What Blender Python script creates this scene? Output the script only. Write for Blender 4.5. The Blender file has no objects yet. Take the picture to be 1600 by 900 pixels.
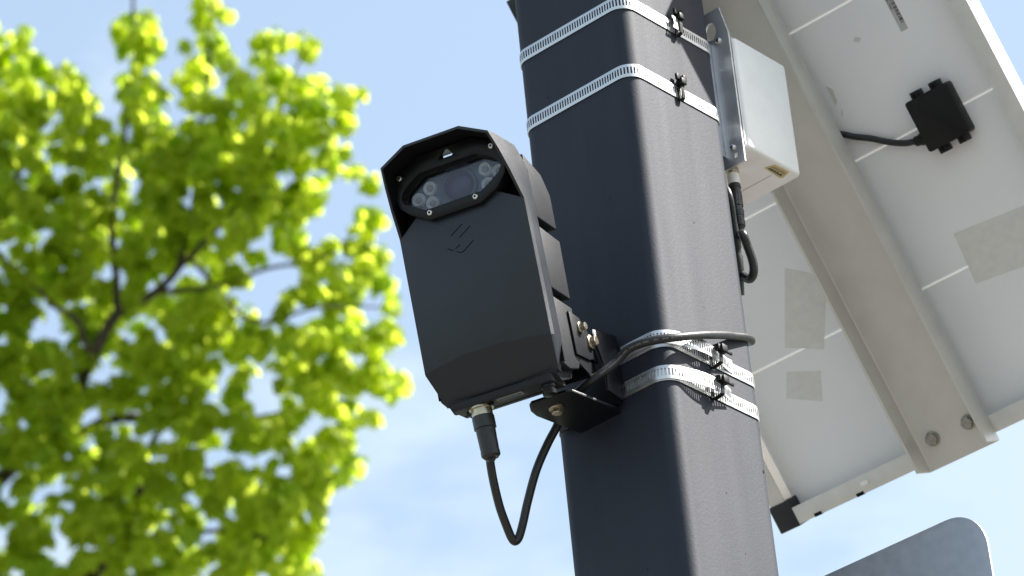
import bpy, bmesh, math, random
from mathutils import Vector, Matrix
from math import radians as R, sin, cos, pi
random.seed(7)
SC = bpy.context.scene
COL = SC.collection

# ------------------------------------------------------------------ camera
CAM = Vector((1.7771, -2.3285, 1.55))
FW = Vector((-0.5496, 0.6660, 0.5044)); RT = Vector((0.7358, 0.6718, -0.0853)); UP = Vector((0.3957, -0.3242, 0.8593))
cd = bpy.data.cameras.new('camera'); cam = bpy.data.objects.new('camera', cd); COL.objects.link(cam)
m = Matrix((RT, UP, -FW)).transposed().to_4x4(); m.translation = CAM
cam.matrix_world = m
cd.sensor_width = 36; cd.lens = 6169 / 1600 * 36
cd.clip_start = 0.05; cd.clip_end = 3000
cd.dof.use_dof = True; cd.dof.focus_distance = 3.30; cd.dof.aperture_fstop = 14
SC.camera = cam

# ------------------------------------------------------------------ sky, sun, exposure
SUN_AZ, SUN_EL = R(40), R(48)          # azimuth from +X towards +Y
sd = Vector((cos(SUN_EL) * cos(SUN_AZ), cos(SUN_EL) * sin(SUN_AZ), sin(SUN_EL)))
w = bpy.data.worlds.new('World'); SC.world = w; w.use_nodes = True
nt = w.node_tree; nt.nodes.clear(); N = nt.nodes.new; Lk = nt.links.new
out = N('ShaderNodeOutputWorld'); bg = N('ShaderNodeBackground'); sky = N('ShaderNodeTexSky')
sky.sky_type = 'NISHITA'; sky.sun_disc = False; sky.sun_elevation = SUN_EL; sky.sun_rotation = R(90) - SUN_AZ
sky.air_density = 1.0; sky.dust_density = 2.2; sky.ozone_density = 0.15
bg.inputs['Strength'].default_value = 0.12
tc = N('ShaderNodeTexCoord'); mp = N('ShaderNodeMapping'); mp.inputs['Scale'].default_value = (1, 1, 2.2)
mp.inputs['Location'].default_value = (0.35, 0.1, 0.05)
ns = N('ShaderNodeTexNoise'); ns.inputs['Scale'].default_value = 11.0; ns.inputs['Detail'].default_value = 7; ns.inputs['Roughness'].default_value = 0.55
Lk(tc.outputs['Generated'], mp.inputs['Vector']); Lk(mp.outputs['Vector'], ns.inputs['Vector'])
sx = N('ShaderNodeSeparateXYZ'); Lk(tc.outputs['Generated'], sx.inputs[0])
# thin cloud gets commoner towards the horizon, as it does in any real sky
el = N('ShaderNodeMapRange'); el.inputs['From Min'].default_value = 0.54; el.inputs['From Max'].default_value = 0.42
el.inputs['To Min'].default_value = -0.16; el.inputs['To Max'].default_value = 0.13
Lk(sx.outputs['Z'], el.inputs['Value'])
ad = N('ShaderNodeMath'); ad.operation = 'ADD'; Lk(ns.outputs['Fac'], ad.inputs[0]); Lk(el.outputs['Result'], ad.inputs[1])
rp = N('ShaderNodeMapRange'); rp.interpolation_type = 'SMOOTHSTEP'
rp.inputs['From Min'].default_value = 0.48; rp.inputs['From Max'].default_value = 0.66; rp.inputs['To Min'].default_value = 0.34; rp.inputs['To Max'].default_value = 0.88
Lk(ad.outputs[0], rp.inputs['Value'])
mx = N('ShaderNodeMix'); mx.data_type = 'RGBA'; mx.inputs[7].default_value = (2.62, 3.18, 3.50, 1)
Lk(rp.outputs['Result'], mx.inputs[0]); Lk(sky.outputs[0], mx.inputs[6]); Lk(mx.outputs[2], bg.inputs['Color']); Lk(bg.outputs[0], out.inputs[0])

sl = bpy.data.lights.new('sun', 'SUN'); so = bpy.data.objects.new('sun', sl); COL.objects.link(so)
sl.energy = 5.0; sl.angle = R(0.5); sl.color = (1.0, 0.965, 0.915)
so.rotation_euler = (-sd).to_track_quat('-Z', 'Y').to_euler(); so.location = (3, 3, 8)

SC.view_settings.view_transform = 'Standard'; SC.view_settings.look = 'None'
SC.view_settings.gamma = 1; SC.view_settings.use_curve_mapping = False
SC.view_settings.exposure = 1.3
SC.cycles.use_denoising = True
SC.cycles.max_bounces = 14; SC.cycles.diffuse_bounces = 12; SC.cycles.transmission_bounces = 14; SC.cycles.transparent_max_bounces = 12
SC.cycles.sample_clamp_indirect = 6

# ------------------------------------------------------------------ materials
def mat(name, col, rough=0.5, metal=0.0, var=0.0, vscale=30, bump=0.0, bscale=300, spec=0.5, rvar=0.0, trans=None, detail=3, bdist=0.001):
    M = bpy.data.materials.new(name); M.use_nodes = True
    t = M.node_tree; b = t.nodes['Principled BSDF']
    b.inputs['Base Color'].default_value = (*col, 1); b.inputs['Roughness'].default_value = rough
    b.inputs['Metallic'].default_value = metal; b.inputs['Specular IOR Level'].default_value = spec
    co = t.nodes.new('ShaderNodeTexCoord')
    if var or rvar:
        n = t.nodes.new('ShaderNodeTexNoise'); n.inputs['Scale'].default_value = vscale; n.inputs['Detail'].default_value = 5
        t.links.new(co.outputs['Object'], n.inputs['Vector'])
        if var:
            r = t.nodes.new('ShaderNodeValToRGB'); r.color_ramp.elements[0].position = .3; r.color_ramp.elements[1].position = .7
            r.color_ramp.elements[0].color = (*[c * (1 - var) for c in col], 1); r.color_ramp.elements[1].color = (*[min(1, c * (1 + var)) for c in col], 1)
            t.links.new(n.outputs['Fac'], r.inputs[0]); t.links.new(r.outputs[0], b.inputs['Base Color'])
        if rvar:
            q = t.nodes.new('ShaderNodeMapRange'); q.inputs['From Min'].default_value = .3; q.inputs['From Max'].default_value = .7
            q.inputs['To Min'].default_value = rough - rvar; q.inputs['To Max'].default_value = rough + rvar
            t.links.new(n.outputs['Fac'], q.inputs['Value']); t.links.new(q.outputs[0], b.inputs['Roughness'])
    if bump:
        n2 = t.nodes.new('ShaderNodeTexNoise'); n2.inputs['Scale'].default_value = bscale; n2.inputs['Detail'].default_value = detail
        t.links.new(co.outputs['Object'], n2.inputs['Vector'])
        u = t.nodes.new('ShaderNodeBump'); u.inputs['Strength'].default_value = bump; u.inputs['Distance'].default_value = bdist
        t.links.new(n2.outputs['Fac'], u.inputs['Height']); t.links.new(u.outputs[0], b.inputs['Normal'])
    if trans:
        tr = t.nodes.new('ShaderNodeBsdfTranslucent'); tr.inputs['Color'].default_value = (*trans[0], 1)
        ms = t.nodes.new('ShaderNodeMixShader'); ms.inputs[0].default_value = trans[1]
        o = t.nodes['Material Output']
        t.links.new(b.outputs[0], ms.inputs[1]); t.links.new(tr.outputs[0], ms.inputs[2]); t.links.new(ms.outputs[0], o.inputs['Surface'])
    return M

M = {}
M['paint'] = mat('dark_pole_paint', (0.006, 0.0095, 0.021), 0.66, bump=0.17, bscale=400, rvar=0.03, vscale=14, var=0.12, detail=3, bdist=0.0008, spec=0.56)
t_ = M['paint'].node_tree; b_ = t_.nodes['Principled BSDF']; c_ = t_.nodes.new('ShaderNodeTexCoord'); g_ = t_.nodes.new('ShaderNodeMapping'); g_.inputs['Scale'].default_value = (60, 60, 5)
n_ = t_.nodes.new('ShaderNodeTexNoise'); n_.inputs['Scale'].default_value = 1; n_.inputs['Detail'].default_value = 4; q_ = t_.nodes.new('ShaderNodeMapRange')
q_.inputs['From Min'].default_value = .32; q_.inputs['From Max'].default_value = .72; q_.inputs['To Min'].default_value = .645; q_.inputs['To Max'].default_value = .695
t_.links.new(c_.outputs['Object'], g_.inputs[0]); t_.links.new(g_.outputs[0], n_.inputs['Vector']); t_.links.new(n_.outputs['Fac'], q_.inputs['Value']); t_.links.new(q_.outputs[0], b_.inputs['Roughness'])
M['black'] = mat('black_moulded_plastic', (0.009, 0.0115, 0.017), 0.38, bump=0.22, bscale=1600, var=0.25, vscale=28, rvar=0.05, bdist=0.0006)
M['blackgrain'] = mat('black_grained_plastic', (0.014, 0.015, 0.018), 0.55, bump=0.5, bscale=1500, var=0.15, vscale=200, bdist=0.0006, spec=0.28)
M['inner'] = mat('matt_black_inner', (0.004, 0.004, 0.005), 0.7, bump=0.1, bscale=900, spec=0.15)
M['tieblack'] = mat('zip_tie_nylon', (0.008, 0.008, 0.008), 0.5, bump=0.1, bscale=900, spec=0.22)
M['gloss'] = mat('black_satin_metal', (0.006, 0.006, 0.007), 0.38, bump=0.08, bscale=700, spec=0.28)
M['rubber'] = mat('black_cable_rubber', (0.018, 0.018, 0.019), 0.42, bump=0.15, bscale=500, rvar=0.06, vscale=90)
M['bracket'] = mat('black_powder_coat', (0.005, 0.006, 0.008), 0.42, bump=0.2, bscale=900, spec=0.3)
M['steel'] = mat('stainless_steel', (0.62, 0.60, 0.57), 0.28, 1.0, var=0.08, vscale=120, rvar=0.08)
M['bandsteel'] = mat('band_steel', (0.64, 0.64, 0.63), 0.42, 1.0, var=0.05, vscale=150, rvar=0.07)
M['bright'] = mat('bright_aluminium_sheet', (0.66, 0.66, 0.67), 0.36, 0.72, var=0.10, vscale=45, rvar=0.08)
M['galv'] = mat('galvanised_steel', (0.64, 0.615, 0.575), 0.48, 0.5, var=0.045, vscale=40, rvar=0.06, bump=0.06, bscale=260)
M['frame'] = mat('anodised_frame', (0.68, 0.66, 0.63), 0.5, 0.2, var=0.05, vscale=60)
M['white'] = mat('white_box_plastic', (0.84, 0.83, 0.82), 0.42, var=0.03, vscale=60, bump=0.04, bscale=600)
M['backsheet'] = mat('white_backsheet', (0.94, 0.94, 0.955), 0.45, var=0.025, vscale=14, bump=0.25, bscale=16, bdist=0.004, detail=4, trans=((0.75, 0.70, 0.62), 0.11))
M['cell'] = mat('solar_cell', (0.006, 0.008, 0.02), 0.3)
M['tape'] = mat('clear_tape', (0.70, 0.685, 0.65), 0.34, var=0.05, vscale=120)
M['sticker'] = mat('white_sticker', (0.46, 0.47, 0.46), 0.4)
M['print'] = mat('dark_print', (0.03, 0.03, 0.03), 0.5)
M['printlite'] = mat('pale_print', (0.16, 0.16, 0.16), 0.5)
M['yellow'] = mat('yellow_label', (0.55, 0.46, 0.20), 0.4, var=0.1, vscale=200)
M['signback'] = mat('brushed_sign_aluminium', (0.42, 0.43, 0.445), 0.46, 0.7, var=0.07, vscale=110, rvar=0.06, bump=0.03, bscale=900)
M['bark'] = mat('bark', (0.055, 0.042, 0.032), 0.85, var=0.35, vscale=20, bump=0.6, bscale=60, bdist=0.01)
M['leaf'] = mat('spring_leaf', (0.20, 0.25, 0.018), 0.6, var=0.15, vscale=3, trans=((0.72, 0.83, 0.085), 0.73))
M['leaf2'] = mat('spring_leaf_deep', (0.16, 0.23, 0.018), 0.6, var=0.15, vscale=3, trans=((0.61, 0.77, 0.075), 0.73))
M['concrete'] = mat('concrete_paving', (0.118, 0.109, 0.097), 0.85, var=0.10, vscale=3, bump=0.3, bscale=80)
M['grass'] = mat('mown_grass', (0.06, 0.10, 0.025), 0.9, var=0.3, vscale=2)
M['asphalt'] = mat('asphalt', (0.05, 0.05, 0.052), 0.9, var=0.2, vscale=20, bump=0.3, bscale=200)
M['kerb'] = mat('kerb_concrete', (0.36, 0.35, 0.32), 0.85, var=0.1, vscale=8)
M['yellowpaint'] = mat('yellow_road_paint', (0.55, 0.38, 0.05), 0.7, var=0.1, vscale=15)
M['led'] = mat('led_reflector', (0.95, 0.90, 0.87), 0.3, 0.1)
M['ledcore'] = mat('led_lens', (0.36, 0.34, 0.34), 0.12)
M['lensglass'] = mat('coated_lens', (0.070, 0.042, 0.130), 0.10, spec=0.3)
M['lensring'] = mat('lens_ring', (0.07, 0.08, 0.12), 0.35)
M['winboard'] = mat('window_board', (0.075, 0.092, 0.17), 0.35)
M['diffuser'] = mat('white_diffuser', (0.8, 0.8, 0.8), 0.4, trans=((0.9, 0.9, 0.9), 0.7))
def glassmat(name, k=0.10, tint=(1, 1, 1)):
    G = bpy.data.materials.new(name); G.use_nodes = True; t = G.node_tree; t.nodes.clear()
    o = t.nodes.new('ShaderNodeOutputMaterial'); a = t.nodes.new('ShaderNodeBsdfTransparent'); a.inputs[0].default_value = (*tint, 1)
    g = t.nodes.new('ShaderNodeBsdfGlossy'); g.inputs['Roughness'].default_value = 0.03
    f = t.nodes.new('ShaderNodeFresnel'); f.inputs[0].default_value = 1.5
    s = t.nodes.new('ShaderNodeMath'); s.operation = 'ADD'; s.inputs[1].default_value = k; t.links.new(f.outputs[0], s.inputs[0])
    x = t.nodes.new('ShaderNodeMixShader'); t.links.new(s.outputs[0], x.inputs[0]); t.links.new(a.outputs[0], x.inputs[1]); t.links.new(g.outputs[0], x.inputs[2])
    t.links.new(x.outputs[0], o.inputs[0]); return G
M['glass'] = glassmat('coated_window_glass', -0.012, (0.86, 0.9, 0.95))
M['panelglass'] = glassmat('panel_glass', 0.0)
M['bolt'] = mat('zinc_bolt', (0.50, 0.44, 0.34), 0.34, 1.0, var=0.15, vscale=300)
M['boltgrey'] = mat('grey_bolt', (0.36, 0.34, 0.30), 0.5, 0.8, var=0.2, vscale=300)

# ------------------------------------------------------------------ helpers
def thing(name, label, cat, mw=Matrix(), group=None):
    o = bpy.data.objects.new(name, None); o.empty_display_size = .05; COL.objects.link(o); o.matrix_world = mw
    o['label'] = label; o['category'] = cat
    if group: o['group'] = group
    return o
def tag(o, label, cat, group=None):
    o['label'] = label; o['category'] = cat
    if group: o['group'] = group
    return o
def obj(name, bm, m, parent=None, bevel=0, seg=2, smooth=35, kind=None, mw=None):
    if bevel:
        bmesh.ops.recalc_face_normals(bm, faces=bm.faces)
        ed = [e for e in bm.edges if len(e.link_faces) == 2 and e.calc_face_angle(0) > R(28)]
        bmesh.ops.bevel(bm, geom=ed, offset=bevel, segments=seg, affect='EDGES', profile=0.5, clamp_overlap=True)
    bmesh.ops.recalc_face_normals(bm, faces=bm.faces)
    me = bpy.data.meshes.new(name); bm.to_mesh(me); bm.free()
    for mm in (m if isinstance(m, (list, tuple)) else [m]): me.materials.append(mm)
    if smooth:
        me.shade_smooth(); me.set_sharp_from_angle(angle=R(smooth))
    o = bpy.data.objects.new(name, me); COL.objects.link(o)
    if parent: o.parent = parent
    if mw is not None: o.matrix_world = mw
    if kind: o['kind'] = kind
    return o
def NB(): return bmesh.new()
def box(bm, x0, x1, y0, y1, z0, z1):
    v = [bm.verts.new((x, y, z)) for x in (x0, x1) for y in (y0, y1) for z in (z0, z1)]
    for f in ((0, 1, 3, 2), (4, 6, 7, 5), (0, 4, 5, 1), (2, 3, 7, 6), (0, 2, 6, 4), (1, 5, 7, 3)): bm.faces.new([v[i] for i in f])
def loft(bm, rings, caps=True, closed=True):
    vr = [[bm.verts.new(p) for p in r] for r in rings]
    n = len(vr[0])
    for a, b in zip(vr, vr[1:]):
        for i in range(n if closed else n - 1):
            j = (i + 1) % n
            bm.faces.new((a[i], a[j], b[j], b[i]))
    if caps: bm.faces.new(vr[0][::-1]); bm.faces.new(vr[-1])
    return vr
def prism(bm, pts, ax, a, b):      # polygon in the two other axes, extruded along ax
    def P(p, t):
        return {'x': (t, p[0], p[1]), 'y': (p[0], t, p[1]), 'z': (p[0], p[1], t)}[ax]
    loft(bm, [[P(p, a) for p in pts], [P(p, b) for p in pts]])
def frame_of(d, hint=Vector((0, 0, 1))):
    d = Vector(d).normalized()
    if abs(d.dot(hint)) > .95: hint = Vector((1, 0, 0))
    u = d.cross(hint).normalized(); v = d.cross(u).normalized()
    return d, u, v
def cyl(bm, p, d, prof, n=20, hexa=False, rot=0):    # lathe: prof = [(along, radius)...]
    d, u, v = frame_of(d); p = Vector(p); n = 6 if hexa else n
    loft(bm, [[p + d * a + (u * cos(2 * pi * i / n + rot) + v * sin(2 * pi * i / n + rot)) * max(r, 1e-5) for i in range(n)] for a, r in prof])
def spline(pts, sub=10):
    P = [Vector(p) for p in pts]; P = [P[0] * 2 - P[1]] + P + [P[-1] * 2 - P[-2]]; o = []
    for i in range(1, len(P) - 2):
        a, b, c, d = P[i - 1:i + 3]
        for k in range(sub):
            t = k / sub
            o.append(.5 * ((2 * b) + (c - a) * t + (2 * a - 5 * b + 4 * c - d) * t * t + (3 * b - a - 3 * c + d) * t ** 3))
    o.append(P[-2]); return o
def tube(bm, pts, r, n=12):
    m_ = len(pts); rs = r if isinstance(r, list) else [r] * m_
    t0 = (pts[1] - pts[0]).normalized(); _, u, v = frame_of(t0); rings = []
    for i, p in enumerate(pts):
        t = (pts[min(i + 1, m_ - 1)] - pts[max(i - 1, 0)]).normalized()
        u = (u - t * u.dot(t)).normalized(); v = t.cross(u)
        rings.append([p + (u * cos(2 * pi * k / n) + v * sin(2 * pi * k / n)) * rs[i] for k in range(n)])
    loft(bm, rings)
def rrect(hx, hy, r, n=6):
    o = []
    for cx, cy, a0 in ((hx - r, hy - r, 0), (-hx + r, hy - r, 90), (-hx + r, -hy + r, 180), (hx - r, -hy + r, 270)):
        for k in range(n + 1):
            a = R(a0 + 90 * k / n); o.append((cx + r * cos(a), cy + r * sin(a)))
    return o
def basis(o, x, y, z):
    mm = Matrix((Vector(x), Vector(y), Vector(z))).transposed().to_4x4(); mm.translation = Vector(o); return mm
def flat_text(name, txt, size, m, parent, mw_local, ext=0.00005):
    cu = bpy.data.curves.new(name, 'FONT'); cu.body = txt; cu.size = size; cu.extrude = ext; cu.align_x = 'LEFT'
    t = bpy.data.objects.new(name, cu); COL.objects.link(t)
    dg = bpy.context.evaluated_depsgraph_get(); me = bpy.data.meshes.new_from_object(t.evaluated_get(dg))
    bpy.data.objects.remove(t)
    o = bpy.data.objects.new(name, me); me.materials.clear(); me.materials.append(m); COL.objects.link(o)
    o.parent = parent; o.matrix_local = mw_local; return o

# ------------------------------------------------------------------ ground
def sheet(name, x0, x1, y0, y1, z, m, mw=Matrix()):
    bm = NB(); vs = [bm.verts.new(mw @ Vector(p)) for p in ((x0, y0, z), (x1, y0, z), (x1, y1, z), (x0, y1, z))]; bm.faces.new(vs)
    return obj(name, bm, m, smooth=0, kind='structure')
sheet('ground', -1500, 1500, -1500, 1500, -0.02, M['grass'])
sheet('pavement', -14, 16, -9, 12, 0.0, M['concrete'])
sheet('road', -200, 200, -22, -9.15, -0.012, M['asphalt'])
bm = NB(); box(bm, -60, 60, -9.15, -9.0, -0.1, 0.012); obj('kerb', bm, M['kerb'], bevel=.015, kind='structure')
for i in range(12):
    sheet('road_marking', -30 + i * 5, -27 + i * 5, -15.6, -15.48, -0.008, M['yellowpaint'])

# ------------------------------------------------------------------ steel pole
S = 0.0635
pole = thing('steel_pole', 'dark grey painted square steel pole with rounded corners carrying the camera', 'pole')
bm = NB(); rr = rrect(S, S, .0145, 8)
zs = [0.02, 1.2, 2.4, 2.9, 3.2, 3.5, 3.7, 3.98]
loft(bm, [[(x, y, z) for x, y in rr] for z in zs]); obj('shaft', bm, M['paint'], pole, smooth=50)
bm = NB(); loft(bm, [[(x, y, z) for x, y in rrect(S + a, S + a, .016, 6)] for z, a in ((3.975, .004), (4.0, .004), (4.008, -.004))]); obj('cap', bm, M['black'], pole)
bm = NB(); box(bm, -.14, .14, -.14, .14, .0, .022); obj('base_plate', bm, M['paint'], pole, bevel=.003)
for sx_ in (-1, 1):
    for sy_ in (-1, 1):
        bm = NB(); cyl(bm, (sx_ * .11, sy_ * .11, .0225), (0, 0, 1), [(0, .016), (.016, .016)], hexa=True); cyl(bm, (sx_ * .11, sy_ * .11, .038), (0, 0, 1), [(0, .009), (.03, .009)]); obj('anchor_bolt', bm, M['galv'], pole)

rq = random.Random(17); bm = NB()          # chips in the paint on the two faces in view
for (y, z, k) in [(-.0011, 3.2820, 1), (.0518, 3.0592, 1.3), (-.0019, 3.1982, .7), (-.0036, 3.0212, .9), (.0120, 2.9700, .7)]:
    prism(bm, [(y + .0007 * k * cos(a) * rq.uniform(.6, 1.3), z + .0010 * k * sin(a) * rq.uniform(.6, 1.4)) for a in [2 * pi * q / 7 for q in range(7)]], 'x', S - .0003, S + .00012)
for (x, z, k) in [(-.0150, 3.1850, 1.2), (-.0300, 3.4300, 1), (.0250, 3.3000, .8), (.0200, 2.9500, .8)]:
    prism(bm, [(x + .0007 * k * cos(a) * rq.uniform(.6, 1.3), z + .0010 * k * sin(a) * rq.uniform(.6, 1.4)) for a in [2 * pi * q / 7 for q in range(7)]], 'y', -S - .00012, -S + .0003)
obj('paint_chips', bm, M['inner'], pole, smooth=0, kind='stuff')

# ------------------------------------------------------------------ hose clamps
def path_round(off, y_bow=None, bow=0.0, c0=None, c1=None):
    """closed path (x, y) around the pole at 'off' outside its faces; bow lifts the +X face between c0 and c1"""
    h = S + off; r = .0145 + off; pts = []
    def seg(a, b, n):
        for k in range(n):
            t = k / n; pts.append((a[0] + (b[0] - a[0]) * t, a[1] + (b[1] - a[1]) * t))
    def arc(cx, cy, a0):
        for k in range(8):
            a = R(a0 + 90 * k / 8); pts.append((cx + r * cos(a), cy + r * sin(a)))
    s = S - .0145
    seg((-s, -h), (s, -h), 40); arc(s, -s, -90); seg((h, -s), (h, s), 40); arc(s, s, 0); seg((s, h), (-s, h), 40); arc(-s, s, 90); seg((-h, s), (-h, -s), 40); arc(-s, -s, 180)
    if bow:
        o = []
        for x, y in pts:
            if x > 0.045 and c0 < y < c1:
                t = (y - c0) / (c1 - c0); x += bow * sin(pi * t) ** 1.3
            o.append((x, y))
        pts = o
    return pts
def resample(pts, step, closed):
    P = [Vector((x, y, 0)) for x, y in pts]
    if closed: P.append(P[0])
    d = [0]
    for a, b in zip(P, P[1:]): d.append(d[-1] + (b - a).length)
    n = int(round(d[-1] / step)); o = []; j = 0
    for k in range(n + 1):
        s = d[-1] * k / n
        while j < len(d) - 2 and d[j + 1] < s: j += 1
        o.append(P[j].lerp(P[j + 1], (s - d[j]) / max(1e-9, d[j + 1] - d[j])))
    return o[:-1] if closed else o
def ladder(pts, z, closed, hgt=.0127, th=.0006, pitch=.00290, zslope=0.0):
    """a perforated band: two edge strips joined by cross bars, so that the slots are real openings"""
    P = resample(pts, pitch / 2, closed); n = len(P); bm = NB()
    L = []
    for i, p in enumerate(P):
        a = P[(i - 1) % n] if closed else P[max(0, i - 1)]; b = P[(i + 1) % n] if closed else P[min(n - 1, i + 1)]
        t = (b - a).normalized(); nn = Vector((t.y, -t.x, 0))
        zz = z + zslope * p.y
        # a shallow crown across the band, as rolled strip has
        col = []
        for k, (h, bulge) in enumerate(((0, -.0002), (.0029, .0001), (.0098, .0001), (hgt, -.0002))):
            q = p + nn * bulge; col.append((bm.verts.new((q.x, q.y, zz + h)), bm.verts.new((q.x + nn.x * th, q.y + nn.y * th, zz + h))))
        L.append(col)
    for i in range(n if closed else n - 1):
        A, B = L[i], L[(i + 1) % n]
        for k in (0, 1, 2):
            if k == 1 and i % 2 == 0: 
                continue                                    # slot
            bm.faces.new((A[k][1], B[k][1], B[k + 1][1], A[k + 1][1])); bm.faces.new((A[k][0], A[k + 1][0], B[k + 1][0], B[k][0]))
        bm.faces.new((A[0][0], B[0][0], B[0][1], A[0][1])); bm.faces.new((A[3][0], A[3][1], B[3][1], B[3][0]))
        if i % 2 == 0:
            bm.faces.new((A[1][1], B[1][1], B[1][0], A[1][0])); bm.faces.new((A[2][0], B[2][0], B[2][1], A[2][1]))
        else:
            bm.faces.new((A[1][0], A[1][1], A[2][1], A[2][0])); bm.faces.new((B[1][0], B[2][0], B[2][1], B[1][1]))
    return bm
CL = [ # z, bow, c0, c1, tail from y .. to y, tie y, label
 (3.4795, .0040, -.048, .045, -.004, .016, .0075, 'topmost slotted steel hose clamp round the pole, cut by the top edge'),
 (3.4085, .0045, -.046, .050, -.030, .020, .0005, 'slotted steel hose clamp round the pole, second from the top'),
 (3.1405, .0070, -.056, .020, -.055, .026, -.0030, 'slotted steel hose clamp that the thick black cable crosses in front of'),
 (3.1090, .0075, -.056, .026, -.058, .016, -.0070, 'lowest slotted steel hose clamp on the pole, under the black cable'),
]
for i, (z, bow, c0, c1, t0, t1, ty, lab) in enumerate(CL):
    c = thing('hose_clamp', lab, 'hose clamp', Matrix.Translation((0, 0, z)), 'slotted steel clamps round the pole')
    bm = ladder(path_round(.0006), 0.0, True); obj('band', bm, M['bandsteel'], c, smooth=40)
    # loose tail of the strip lying over the band on the sunny face, sprung a little away from it
    full = path_round(.0016, bow=bow, c0=c0, c1=c1)
    tail = [p for p in full if p[0] > .04 and t0 - .03 < p[1] < t1 and p[1] < .049 or (i >= 2 and p[1] < -.06 and p[0] > .018)]
    tail = [p for k, p in enumerate(full) if (p[0] > .0575 and max(t0, -.062) - (.012 if i >= 2 else 0) < p[1] < t1) or (i >= 2 and p[1] < -.049 and p[0] > .019)]
    if i == 0: tail = [p for p in tail if p[1] < .012]
    if i == 1: tail = tail[:0]
    if tail: bm = ladder(tail, (.0008, .0001, .0022, .0012)[i], False, zslope=(.008, 0, -.010, .004)[i])
    if tail: obj('tail', bm, M['bandsteel'], c, smooth=40)
    # zip tie round the tail
    k = thing('zip_tie', ['black zip tie on the topmost steel clamp', 'black zip tie on the second steel clamp from the top', 'black zip tie on the steel clamp under the crossing cable', 'black zip tie on the lowest steel clamp of the pole'][i], 'zip tie', Matrix.Translation((S, ty, z)), 'black zip ties on the clamps')
    lift = .0022 + bow * (1.0, 1.0, 1.0, 1.0)[i] * (1 if i >= 2 else (.5 if i == 0 else .1))
    bm = NB()
    lp = [Vector(p) for p in ((lift + .0022, 0, -.001), (lift + .0026, 0, .004), (lift + .0026, 0, .010), (lift + .0016, 0, .0158), (.0022, .0, .0160), (.0012, 0, .010), (.0012, 0, .003), (.002, 0, -.0022))]
    lp.append(lp[0])
    P = spline(lp, 4)
    rings = []
    for j, p in enumerate(P):
        t = (P[min(j + 1, len(P) - 1)] - P[max(j - 1, 0)]).normalized(); nn = Vector((t.z, 0, -t.x))
        rings.append([p + Vector((0, s_ * .0019, 0)) + nn * q for s_, q in ((-1, -.0005), (1, -.0005), (1, .0006), (-1, .0006))])
    loft(bm, rings); obj('loop', bm, M['tieblack'], k)
    up = i < 2
    bm = NB()
    if up: box(bm, lift - .001, lift + .0055, -.0032, .0034, .0125, .0185); box(bm, lift + .0, lift + .0028, -.0060, -.0012, .0170, .0232); box(bm, lift + .0, lift + .0040, .0016, .0060, .0178, .0236)
    else: box(bm, lift + .001, lift + .0070, -.0020, .0052, .0080, .0148); box(bm, lift + .0036, lift + .0056, .0030, .0130, .0088, .0118); box(bm, lift, lift + .005, -.0045, .001, .0096, .0146)
    obj('head', bm, M['tieblack'], k, bevel=.0006)

# ------------------------------------------------------------------ licence plate camera
dw = Vector((.9659, .2588, 0)); dh = Vector((.0560, -.2091, .9763)); dn = Vector((.2527, -.9430, -.2164))
dw.normalize(); dn = (dn - dw * dn.dot(dw)).normalized(); dh = (-dn).cross(dw) * -1
if dh.z < 0: dh = -dh
DO = Vector((.0337, -.1723, 3.1236)) - dw * .058
DM = basis(DO, dw, -dn, dh)
dev = thing('surveillance_camera', 'black hooded plate-reading camera with six infrared lamps mounted on the pole', 'camera', DM)

half = [(-.0520, .0165, -.0258), (-.0580, 0, 0), (-.0580, 0, .1195), (-.0558, -.0120, .1415), (-.0532, -.0215, .1590), (-.0500, -.0300, .1735), (-.0260, -.0310, .1855)]
backh = [(-.0524, .0195, -.0268), (-.0592, .0175, 0), (-.0592, .0175, .1195), (-.0592, .0175, .1400), (-.0575, .0175, .1560), (-.0515, .0175, .1730), (-.0262, .0175, .1865)]
def full(hh): return hh + [(-x, y, z) for x, y, z in hh[::-1]]
ring_f, ring_b = full(half), full(backh)
# side walls of the cover: chamfered front edge, then wall
bm = NB()
mid = []
for a, b in zip(ring_f, ring_b):
    a_, b_ = Vector(a), Vector(b); q = a_.lerp(b_, .22); q.x += .0011 * (1 if q.x > 0 else -1) * (1 if abs(q.x) > .04 and q.z > -.02 else 0); mid.append(tuple(q))
n_ = len(ring_f)
def strip(bm, r0, r1, idx):
    v0 = [bm.verts.new(r0[i]) for i in idx]; v1 = [bm.verts.new(r1[i]) for i in idx]
    for k in range(len(idx) - 1): bm.faces.new((v0[k], v0[k + 1], v1[k + 1], v1[k]))
idx = list(range(n_)) + [0]
strip(bm, ring_f, mid, idx); strip(bm, mid, ring_b, idx)
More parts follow.
